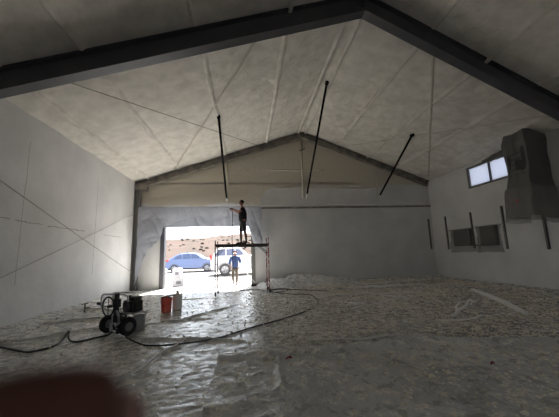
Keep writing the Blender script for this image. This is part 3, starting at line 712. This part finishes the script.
# spray gun with hose, held
gun = thing('spray_gun', (-.63,11.62,3.38), 'dark spray gun held out by the painter on the scaffold', 'spray gun')
G = V((-.655,11.62,3.40))
child_at(MB().box(tuple(G+V((-.06,-.015,-.01))), tuple(G+V((.08,.015,.035))), ).build('gun_body', M['strut'], bevel=.006), gun)
child_at(MB().tube([G+V((.055,0,0)),G+V((.075,0,-.11))], .016, 8).build('handle', M['black_rubber'], smooth=True), gun)
child_at(MB().tube([G+V((.02,0,-.01)),G+V((.025,0,-.06)),G+V((.06,0,-.08))], .005, 6).build('trigger', M['chrome']), gun)
child_at(MB().tube([G+V((-.06,0,.015)),G+V((-.14,0,.02)),G+V((-.2,0,.03))], .008, 6).build('nozzle_tube', M['chrome']), gun)

# --- helper outside, walking towards us, blue hoodie and khaki trousers
hp = thing('person', (-.66,15.25,0), 'person in blue hoodie and khaki trousers walking outside under the scaffold deck', 'person')
B = {'pelvis':(0,0,.93,.12,.10),'waist':(0,0,1.06,.12,.10),'chest':(0,.01,1.28,.13,.10),'shoul':(0,.02,1.42,.10,.07),'neck':(0,-.01,1.50,.055),'head':(0,-.02,1.58,.06),
     'rsh':(-.19,0,1.40,.06),'rel':(-.28,.02,1.15,.045),'rwr':(-.22,-.16,1.00,.03),'lsh':(.19,0,1.40,.06),'lel':(.28,.03,1.16,.045),'lwr':(.27,-.18,1.05,.03),
     'rhip':(-.09,0,.88,.09),'rkn':(-.10,-.10,.50,.06),'rcalf':(-.10,-.02,.36,.06),'ran':(-.10,.14,.14,.036),'rheel':(-.10,.16,.10,.033),'rtoe':(-.11,-.02,.05,.04,.025),
     'lhip':(.09,0,.88,.09),'lkn':(.09,-.14,.49,.06),'lcalf':(.09,-.16,.36,.06),'lan':(.09,-.22,.09,.036),'lheel':(.09,-.21,.035,.035),'ltoe':(.10,-.40,.03,.04,.025)}
E_ = chain(['pelvis','waist','chest','shoul','neck','head'])+chain(['shoul','rsh','rel','rwr'])+chain(['shoul','lsh','lel','lwr'])+chain(['pelvis','rhip','rkn','rcalf','ran','rheel','rtoe'])+chain(['pelvis','lhip','lkn','lcalf','lan','lheel','ltoe'])
h1, e1 = hand_pts('rh_', B['rwr'][:3], (.1,-.7,-.6), (1,0,.3), (.3,.3,-1)); h2, e2 = hand_pts('lh_', B['lwr'][:3], (.1,-.8,-.3), (-.3,0,1), (-1,0,0))
B.update(h1); B.update(h2); E_ += e1+e2+[('rwr','rh_palm'),('lwr','lh_palm')]
skin('body', B, E_, M['skin'], hp, 2, 0, head_mesh((0,-.03,1.66), Euler((.1,0,0)).to_matrix()))
skin('hoodie', {'w0':(0,0,.82,.19,.17),'w':(0,0,1.05,.18,.17),'c':(0,0,1.26,.19,.175),'s':(0,-.01,1.42,.16,.155),'n':(0,-.01,1.52,.105,.12),
     'rs':(-.2,0,1.395,.085),'re':(-.285,.02,1.15,.07),'rw':(-.235,-.13,1.02,.05),'ls':(.2,0,1.395,.085),'le':(.285,.03,1.16,.07),'lw':(.275,-.15,1.065,.05)},
     chain(['w0','w','c','s','n'])+chain(['s','rs','re','rw'])+chain(['s','ls','le','lw']), M['blue_hoodie'], hp, 2)
mb = MB(); mb.ball((0,.0,1.665), .13, 16, 12, (.9,1.,1.08)); hood = mb.build('hood', M['blue_hoodie'], hp, smooth=True)
bm = bmesh.new(); bm.from_mesh(hood.data); bmesh.ops.delete(bm, geom=[v for v in bm.verts if v.co.y < -.075 and abs(v.co.x) < .085 and v.co.z < 1.755], context='VERTS'); bm.to_mesh(hood.data); bm.free()
skin('trousers', {'p':(0,0,.93,.17,.13),'rh':(-.09,0,.84,.11),'rk':(-.10,-.10,.50,.085),'ra':(-.10,.12,.17,.07),'lh':(.09,0,.84,.11),'lk':(.09,-.14,.49,.085),'la':(.09,-.21,.12,.07)},
     chain(['p','rh','rk','ra'])+chain(['p','lh','lk','la']), M['khaki'], hp, 2)
for x0,y0,z0 in ((-.10,.15,.07),(.09,-.20,0)):
    skin('shoe', {'h':(x0,y0,.055+z0,.045),'m':(x0,y0-.09,.045+z0*.8,.045,.04),'t':(x0,y0-.2,.035+z0*.3,.045,.032)}, [('h','m'),('m','t')], M['shoe'], hp, 2)
mb = MB(); mb.ball((0,-.125,1.625), .05, 12, 8, (1.,.8,.9)); mb.lathe([(0,0),(.03,0),(.03,.03),(0,.03)], (.045,-.14,1.61), (1,-.4,0), 12); mb.lathe([(0,0),(.03,0),(.03,.03),(0,.03)], (-.045,-.14,1.61), (-1,-.4,0), 12)
mb.build('respirator', M['mask'], hp, smooth=True)
for sx in (-.031,.031): MB().ball((sx,-.108,1.675), .012, 8, 6).build('eye', M['eye'], hp, smooth=True)
# push broom in the helper's hand
bt = V((-.39,14.98,1.02)); bb = V((.38,14.2,.12))
br = thing('push_broom', (.38,14.2,0), 'long handled broom held slanting beside the walking helper', 'broom')
child_at(MB().tube([bt+(bt-bb)*.1, bb], .013, 8).build('handle', M['white_plastic'], smooth=True), br)
child_at(MB().box((.14,14.12,.07),(.62,14.22,.13), rot=(0,0,.4)).build('broom_head', M['scaffold_dark'], bevel=.01), br)
mb = MB()
for i in range(30):
    mb.box((.15+i*.0155,14.13,.02),(.158+i*.0155,14.21,.08), rot=(random.uniform(-.1,.1),0,.4), piv=(.38,14.17,.07))
child_at(mb.build('bristles', M['black_rubber']), br)

# --- photographer's hand: fingertip over the lower left of the lens
hd = thing('hand', (-.06,-.06,1.40), "photographer's hand, its blurred dark fingertip filling the lower left corner", 'hand')
tip = V((-.0206,.0378,1.5286)); 
F = {'wrist':(-.070,-.135,1.335,.026,.019),'palm':(-.060,-.100,1.375,.034,.015),'kn':(-.052,-.066,1.405,.036,.014),'fore':(-.085,-.215,1.255,.032,.028)}
FE = [('wrist','palm'),('palm','kn'),('wrist','fore')]
def fing(nm, pts):
    ks = []
    for i,(p,r) in enumerate(pts): F[nm+str(i)] = (*p, r); ks.append(nm+str(i))
    return chain(ks), ks[0]
c, k0 = fing('ix', (((-.048,-.046,1.450),.0105),((-.047,-.015,1.500),.0100),((-.038,.014,1.5250),.0098),((-.0268,.033,1.5298),.0098),(tuple(tip),.0098),(tuple(tip+V((.0055,.0008,-.0006))),.0090))); FE += [('kn',k0)]+c
c, k0 = fing('md', (((-.058,-.048,1.420),.0105),((-.062,-.018,1.450),.0098),((-.066,-.004,1.440),.0090),((-.064,-.012,1.418),.0085))); FE += [('kn',k0)]+c
c, k0 = fing('rg', (((-.076,-.052,1.412),.0100),((-.084,-.022,1.436),.0092),((-.088,-.008,1.424),.0085),((-.086,-.016,1.404),.0080))); FE += [('kn',k0)]+c
c, k0 = fing('lt', (((-.092,-.060,1.402),.0090),((-.101,-.036,1.418),.0080),((-.105,-.024,1.408),.0075),((-.103,-.030,1.392),.0070))); FE += [('kn',k0)]+c
c, k0 = fing('th', (((-.036,-.105,1.385),.0135),((-.012,-.085,1.410),.0120),((.004,-.062,1.432),.0105),((.010,-.045,1.445),.0095))); FE += [('palm',k0)]+c
F = {k:(v[0]+.06,v[1]+.06,v[2]-1.40,*v[3:]) for k,v in F.items()}
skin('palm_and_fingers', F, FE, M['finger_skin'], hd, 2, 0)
nl = MB(); nl.ball((0,0,0), .0050, 12, 8, (1,1.2,.3)); nlo = nl.build('fingernail', M['nail'], hd, smooth=True)
nlo.location = tip-V((-.06,-.06,1.40))+V((.001,.0092,-.0035)); nlo.rotation_euler = (PI/2-.3,0,0)

# ------------------------------------------------------------------ sprayer cart
sp = thing('paint_sprayer', (-2.665,6.425,0), 'wheeled airless sprayer cart with black engine and silver tube handle', 'sprayer', -.583)
WZ = .175+.03
for sx in (-1,1):
    wh = MB().lathe([(.085,-.045),(.15,-.05),(.172,-.03),(.178,0),(.172,.03),(.15,.05),(.085,.045),(.075,0),(.085,-.045)], (sx*.32,0,WZ), (1,0,0), 28).build('wheel', M['black_rubber'], sp, smooth=True)
    wh['label'] = 'black pneumatic wheel'
    MB().lathe([(0,-.03),(.06,-.032),(.088,-.04),(.088,.04),(.06,.032),(0,.03)], (sx*.32,0,WZ), (1,0,0), 20).build('hub', M['hub'], wh)
MB().tube([(-.32,0,WZ),(.32,0,WZ)], .014, 8).build('axle', M['chrome'], sp)
mb = MB()
P = [(-.66,.05,.50),(-.67,.05,.70),(-.62,.05,.775),(-.50,.05,.79),(-.05,.05,.80),(.10,.05,.80),(.20,.05,.77),(.22,.05,.68),(.20,.05,.50)]
mb.tube(smooth_pts(P,4), .019, 8)
mb.tube(smooth_pts([(-.64,.30,.50),(-.65,.30,.70),(-.60,.30,.785),(-.05,.30,.80)],4), .018, 8)
mb.tube([(-.30,.05,.795),(-.30,.05,.54)], .01, 6); mb.tube([(-.66,.05,.52),(-.1,.05,.55)], .012, 8); mb.tube([(-.66,.05,.60),(-.65,.30,.60)], .012, 6)
mb.build('handle', M['chrome'], sp, smooth=True)
MB().tube([(-.80,.05,.58),(-.67,.05,.58)], .03, 8).build('grip', M['black_rubber'], sp)
mb = MB(); mb.box((-.10,-.04,.10),(-.02,.03,.83)); mb.box((-.13,-.05,.55),(.01,.05,.72)); mb.build('pump_post', M['strut'], sp, bevel=.01)
mb = MB()
for x in (-.16,.10): mb.tube([(x,-.02,.12),(x,-.02,.50)], .012, 6); mb.tube([(x,-.02,.12),(x,.34,.12),(x,.34,.45)], .012, 6)
for z in (.14,.24,.40): mb.tube([(-.16,-.02,z),(.22,-.02,z)], .011, 6)
mb.tube([(-.16,.34,.40),(.45,.34,.40)], .012, 6); mb.tube([(-.16,.0,.45),(.45,.0,.45)], .012, 6); mb.box((-.12,0,.43),(.48,.36,.455))
mb.build('cart_frame', M['chrome'], sp)
mb = MB(); ring = [(-.20+.0*math.sin(a)+.19*math.cos(a), -.09, .57+.19*math.sin(a)) for a in [2*PI*i/28 for i in range(29)]]
mb.tube(ring, .017, 6, False); mb.tube([(-.39,-.09,.57),(-.01,-.09,.57)], .007, 6); mb.tube([(-.2,-.09,.38),(-.2,-.09,.76)], .007, 6)
mb.lathe([(0,0),(.03,0),(.03,.08),(0,.08)], (-.2,-.10,.57), (0,1,0), 12); mb.build('belt_guard', M['black_engine'], sp)
e = MB().box((.06,.05,.46),(.36,.30,.68)).box((-.0,.08,.49),(.08,.28,.64)).build('engine', M['black_engine'], sp, bevel=.02)
MB().box((.12,.08,.68),(.36,.28,.75)).build('fuel_tank', M['black_engine'], e, bevel=.025)
mb = MB().lathe([(0,0),(.09,0),(.095,.02),(.08,.05),(0,.05)], (.21,.05,.57), (0,-1,0), 18); mb.build('recoil_cover', M['strut'], e)
MB().tube([(.18,.12,.75),(.18,.12,.78)], .025, 10).build('fuel_cap', M['strut'], e)
mb = MB()
for k in range(6): mb.box((.37,.09,.48+k*.033),(.40,.26,.495+k*.033))
mb.box((.36,.12,.47),(.375,.24,.67)); mb.build('cooling_fins', M['black_engine'], e)
mb = MB().box((-.02,-.06,.30),(.16,.08,.46)).tube([(.05,0,.30),(.05,0,.12)], .035, 10).tube([(.05,0,.12),(.02,0,.06)], .05, 10)
mb.build('fluid_pump', M['strut'], sp, bevel=0)
mb = MB().tube([(.07,-.07,.42),(.12,-.12,.50),(.16,-.1,.44),(.14,-.08,.30)], .02, 8).tube([(.0,-.07,.25),(.08,-.1,.22),(.17,-.09,.28)], .022, 8)
mb.build('pump_fitting', M['chrome'], sp, smooth=True)
MB().tube(smooth_pts([(.05,-.02,.10),(-.05,-.08,.07),(-.12,-.08,.14),(-.15,-.05,.28)],4), .016, 6).build('siphon_tube', M['tank'], sp)
# material tank standing behind the cart
tk = thing('material_pail', (-2.31,6.62,.03), 'scuffed grey pail standing under the sprayer engine', 'pail')
MB().lathe([(0,0),(.105,0),(.12,.29),(.128,.295),(.128,.31),(.113,.31),(.098,.012),(0,.012)], n=28).build('pail_body', M['tank'], tk, smooth=False)
P = [(.125*math.cos(a), -.02-.10*abs(math.sin(a)), .29-.10*abs(math.sin(a))) for a in [PI*i/10 for i in range(11)]]
MB().tube(P, .004, 5).build('handle', M['chrome'], tk)

# red bucket + jug by the doorway
rb = thing('bucket', (-2.28,8.55,.03), 'orange-red plastic bucket on the floor between sprayer and doorway', 'bucket')
MB().lathe([(0,0),(.130,0),(.148,.32),(.158,.33),(.158,.35),(.150,.352),(.155,.39),(.142,.39),(.128,.012),(0,.012)], n=32).build('bucket_body', M['red_bucket'], rb)
P = [(.158*math.cos(a), -.155*math.sin(a), .33-.14*math.sin(a)) for a in [PI*i/12 for i in range(13)]]
MB().tube(P, .004, 5).build('handle', M['strut'], rb)
sg = thing('spray_gun', (-2.24,8.50,.43), 'black spray gun lying across the rim of the orange-red bucket', 'spray gun')
MB().tube([(-.17,0,.0),(.0,.0,.035),(.19,.02,.05)], [.012,.02,.014], 8).build('gun_body', M['black_engine'], sg, smooth=True)
MB().tube([(0,0,.03),(.05,-.08,.0)], .018, 8).build('handle', M['black_engine'], sg, smooth=True)
MB().tube([(.08,.0,.055),(.10,.0,.09),(.16,.01,.08)], .01, 6).build('swivel', M['black_engine'], sg)
jg = thing('jug', (-2.06,8.86,.03), 'translucent white jug behind the orange-red bucket', 'jug')
mb = MB().lathe([(0,0),(.125,0),(.135,.03),(.135,.36),(.11,.43),(.04,.46),(.04,.50),(0,.50)], n=24); mb.build('jug_body', M['white_plastic'], jg, smooth=True)
MB().tube([(.05,-.0,.47),(.10,-.0,.50),(.13,-.0,.42),(.12,0,.36)], .014, 8).build('handle', M['white_plastic'], jg)
MB().lathe([(0,.50),(.048,.50),(.048,.53),(0,.53)], n=16).build('cap', M['black_rubber'], jg)

# brass valve stub by the left wall
vb = thing('pipe_stub', (-4.75,9.2,.03), 'small dull brass valve stub by the left wall behind the sprayer', 'valve')
MB().tube([(0,0,0),(0,0,.24)], .022, 8).build('pipe', M['yellow'], vb)
MB().tube([(-.09,0,.22),(.09,0,.26)], .014, 6).build('valve_lever', M['black_rubber'], vb)
MB().tube([(0,0,.12),(.16,-.05,.13)], .018, 8).build('outlet', M['yellow'], vb)

# hoses
def hose(pts, r, lab, m='hose'):
    P = []
    for p in pts:
        if len(p) == 2: p = (p[0], p[1], None)
        P.append(V((p[0],p[1], sheet_z(p[0],p[1])+r*1.1 if p[2] is None else p[2])))
    Q = smooth_pts(P, 7)
    for i,q in enumerate(Q):
        g = sheet_z(q.x,q.y)+r*.9 if q.y < 14.5 else 0.03
        if q.z < g: q.z = g
    return tag(MB().tube(Q, r, 8).build('hose', M[m], smooth=True), lab, 'hose')
hose([(-6.0+.6,6.6),(-4.9,6.15),(-4.42,5.91),(-3.9,5.6),(-3.64,5.50),(-3.45,5.75),(-3.50,6.10,.07),(-3.53,6.33,.16),(-3.42,6.15,.06),(-3.18,5.95),(-2.95,6.1),(-2.80,6.30),(-2.72,6.36,.10)], .017,
     'black hose snaking left along the floor from the sprayer wheels')
hose([(-2.55,6.40,.20),(-2.42,6.30,.10),(-2.36,6.1),(-2.05,5.72),(-1.75,5.45),(-1.17,5.32),(-.55,5.62),(.03,6.21),(.7,6.75),(1.29,7.34),(1.75,7.95),(2.06,8.55),(2.2,9.2),(2.1,9.9),(1.6,10.7),(1.1,11.3),(.92,11.70),(.4,12.5),(-.4,12.7),(-.62,12.4,.3),(-.60,11.96,1.2),(-.62,11.90,1.9),(-.62,11.72,2.2),(-.60,11.63,2.8),(-.585,11.62,3.27)], .014,
     'long black hose curving over the floor from sprayer to scaffold and painter')
hose([(.85,11.9),(1.0,12.3),(1.5,12.5),(1.75,12.1),(1.4,11.6),(.98,11.45),(.9,11.8),(1.3,12.15),(2.4,11.6),(3.1,11.0)], .014, 'loose coil of hose on the floor beside the right scaffold casters')
hose([(-.72,10.9),(-.9,11.7),(-.5,12.3),(.1,12.6)], .008, 'thin hose curled on the bright floor under the scaffold')

# ------------------------------------------------------------------ outdoors
def gz(x, y): return 0 if y < 17 else .0275*(y-17) if y < 40 else .6325
def gf(u, v):
    x = -45+80*u; y = YB+T-.05+60*v**1.6; return (x, y, gz(x,y)-.03+.02*nz(x*.6,y*.6))
struct(grid('ground', 80, 80, gf, M['dry_ground']))
def hf(u, v):
    x = -75+120*u; y = 42+70*v
    crest = 4.6+.7*math.sin(x*.07+.8)+.5*nz(x*.09,2)
    z = .3+(crest*(1.0))*min(1, v*2.6)**.7 * (1+.45*v) + .35*nz(x*.25,y*.25,7)*min(1,v*5) + .2*nz(x*.9,y*.9,8)*min(1,v*5)
    return (x, y, z)
tag(grid('hillside', 150, 60, hf, M['hill']), 'dry brush covered hillside beyond the parked vehicles', 'hill')
bush = MB()
for i in range(500):
    u = random.random(); v = random.uniform(.03,.5); p = hf(u, v); s = random.uniform(.12,.32)
    bush.ball((p[0],p[1],p[2]+s*.2), s, 6, 4, (1.2,1.,.7))
M['bush'] = mat('sage_brush', (.034,.030,.025), 1, spec=.05)
tag(bush.build('brush_clumps', M['bush']), 'dull green brush clumps dotted over the hillside', 'bushes', kind='stuff')

def car(name, loc, label, cat, prof, glassp, W, wheels, rw, body_m, tail, extra=None):
    """profile in x (length) - z, nose to +x"""
    t = thing(name, loc, label, cat)
    mb = MB(); n = len(prof)
    secs = [(-W/2,.90,.0),(-W/2+.05,.985,.0),(-W/2+.16,1,.0),(0,1,.02),(W/2-.16,1,0),(W/2-.05,.985,0),(W/2,.90,0)]
    zc = .65; cx = sum(p[0] for p in prof)/n; vs = []
    for yy,s_,dz in secs:
        for (x,z) in prof:
            tum = max(0,(z-.95))*.28*(1 if abs(yy) > W*.3 else 0)
            y2 = yy - math.copysign(tum, yy) if abs(yy) > .01 else yy
            vs.append((cx+(x-cx)*(s_**.4), y2, zc+(z-zc)*(s_**.5)+dz*(z>1)))
    fs = [(j*n+i, j*n+(i+1)%n, (j+1)*n+(i+1)%n, (j+1)*n+i) for j in range(len(secs)-1) for i in range(n)]
    fs += [tuple(range(n)), tuple(range((len(secs)-1)*n, len(secs)*n))]
    mb.add(vs, fs); mb.build('body', M[body_m], t, bevel=0)
    for sy in (-1,1):
        for gp in glassp:
            cz = [p[1] for p in gp]
            g = MB(); k = len(gp)
            def yy(z): return sy*(W/2+.006 - max(0,(z-.95))*.28)
            vs = [(p[0], yy(p[1]), p[1]) for p in gp]+[(p[0], yy(p[1])-sy*.03, p[1]) for p in gp]
            g.add(vs, [tuple(range(k)), tuple(range(2*k-1,k-1,-1))]+[(i,(i+1)%k,k+(i+1)%k,k+i) for i in range(k)])
            g.build('side_window', M['car_glass'], t)
        for wx in wheels:
            MB().lathe([(rw+.05,-.02),(rw+.07,0),(rw+.05,.03),(rw+.05,-.02)], (wx,sy*(W/2),rw), (0,1,0), 28).build('wheel_arch', M['tyre'], t)
            wh = MB().lathe([(rw*.62,-.11),(rw*.9,-.12),(rw,-.08),(rw,.08),(rw*.9,.12),(rw*.62,.11)], (wx,sy*(W/2-.08),rw), (0,1,0), 28).build('wheel', M['tyre'], t)
            rim = MB().lathe([(rw*.64,-.10),(rw*.64,.10),(rw*.56,.10),(rw*.54,-.0),(.05,.03),(0,.03)], (wx,sy*(W/2-.08),rw), (0,sy,0), 24)
            for q in range(5):
                a = 2*PI*q/5; rim.tube([(wx,sy*(W/2+.02),rw),(wx+rw*.58*math.cos(a),sy*(W/2+.02),rw+rw*.58*math.sin(a))], .035, 6)
            rim.build('rim', M['alloy'], wh)
        tl = MB()
        for (a,b) in tail: tl.box((a[0],sy*(W/2-.16),a[1]),(b[0],sy*(W/2+.012),b[1])); 
        tl.build('tail_lamp', M['tail_red'], t, bevel=.01)
    for (nm, m_, a, b) in (extra or []):
        MB().box(a,b).build(nm, M[m_], t, bevel=.015)
    return t
car('car', (-4.78,25.9,gz(0,25)), 'blue compact hatchback parked outside seen through the doorway', 'car',
    [(-2.12,.42),(-2.16,.80),(-2.08,.98),(-1.75,1.14),(-1.35,1.42),(-.95,1.57),(-.2,1.62),(.45,1.54),(1.05,1.16),(1.75,1.02),(2.1,.82),(2.14,.42),(1.9,.26),(-1.9,.26)],
    [[(-1.45,1.10),(-1.15,1.36),(-.85,1.48),(-.75,1.14)],[(-.68,1.12),(-.72,1.48),(-.1,1.53),(-.05,1.12)],[(.02,1.12),(-.02,1.53),(.40,1.45),(.85,1.13)]],
    1.78, (-1.35,1.32), .33, 'car_blue', [((-2.13,.92),(-1.82,1.06))],
    [('roof_rack','strut',(-1.0,-.62,1.60),(-.93,.62,1.66)),('roof_rack','strut',(.05,-.62,1.62),(.12,.62,1.68)),('sill','black_rubber',(-1.9,-.90,.22),(1.9,.90,.34)),('door_mirror','car_blue',(.72,-1.05,1.08),(.86,-.88,1.22)),('windscreen','car_glass',(.60,-.6,1.30),(.78,.6,1.36))])
car('car', (-.62,21.9,gz(0,21)), 'white pickup style utility vehicle with tinted windows behind scaffold', 'car',
    [(-2.02,.50),(-2.05,1.15),(-1.85,1.55),(-1.62,1.93),(-1.4,1.98),(-.1,1.98),(.15,1.9),(.62,1.42),(1.9,1.28),(2.15,1.1),(2.18,.5),(1.95,.36),(-1.8,.36)],
    [[(-1.72,1.40),(-1.50,1.82),(-1.0,1.86),(-.98,1.40)],[(-.90,1.40),(-.92,1.86),(-.32,1.86),(-.28,1.40)],[(-.20,1.40),(-.24,1.86),(.06,1.82),(.40,1.42)]],
    1.9, (-1.0,1.5), .42, 'car_white', [((-2.07,1.12),(-1.94,1.48))],
    [('rear_bumper','frame_grey',(-2.15,-.85,.42),(-1.95,.85,.62)),('roof_rail','strut',(-1.4,-.72,1.98),(0,-.66,2.03)),('marker_lamp','tail_red',(.92,-.965,.75),(1.06,-.94,1.2)),('door_mirror','car_white',(.28,-1.1,1.38),(.42,-.94,1.6))])
# white cartons left of the doorway opening, outside
def carton(x, y, z, sx, sy, sz, rz, lab):
    t = thing('carton', (x,y,z), lab, 'box', rz, 'white cartons outside the doorway')
    MB().box((-sx/2,-sy/2,0),(sx/2,sy/2,sz)).build('box_body', M['box_white'], t, bevel=.01)
    MB().box((-sx*.18,-sy/2-.004,sz*.3),(sx*.26,-sy/2-.001,sz*.62)).build('printed_mark', M['box_mark'], t)
    MB().box((-sx/2-.002,-.03,sz-.001),(sx/2+.002,.03,sz+.003)).build('tape', M['mask'], t)
carton(-3.70,16.2,-.02,.58,.5,.44,.05,'white carton at the bottom of the stack outside the doorway')
carton(-3.79,16.2,.425,.42,.4,.50,-.05,'white carton on top of the stack outside the doorway')
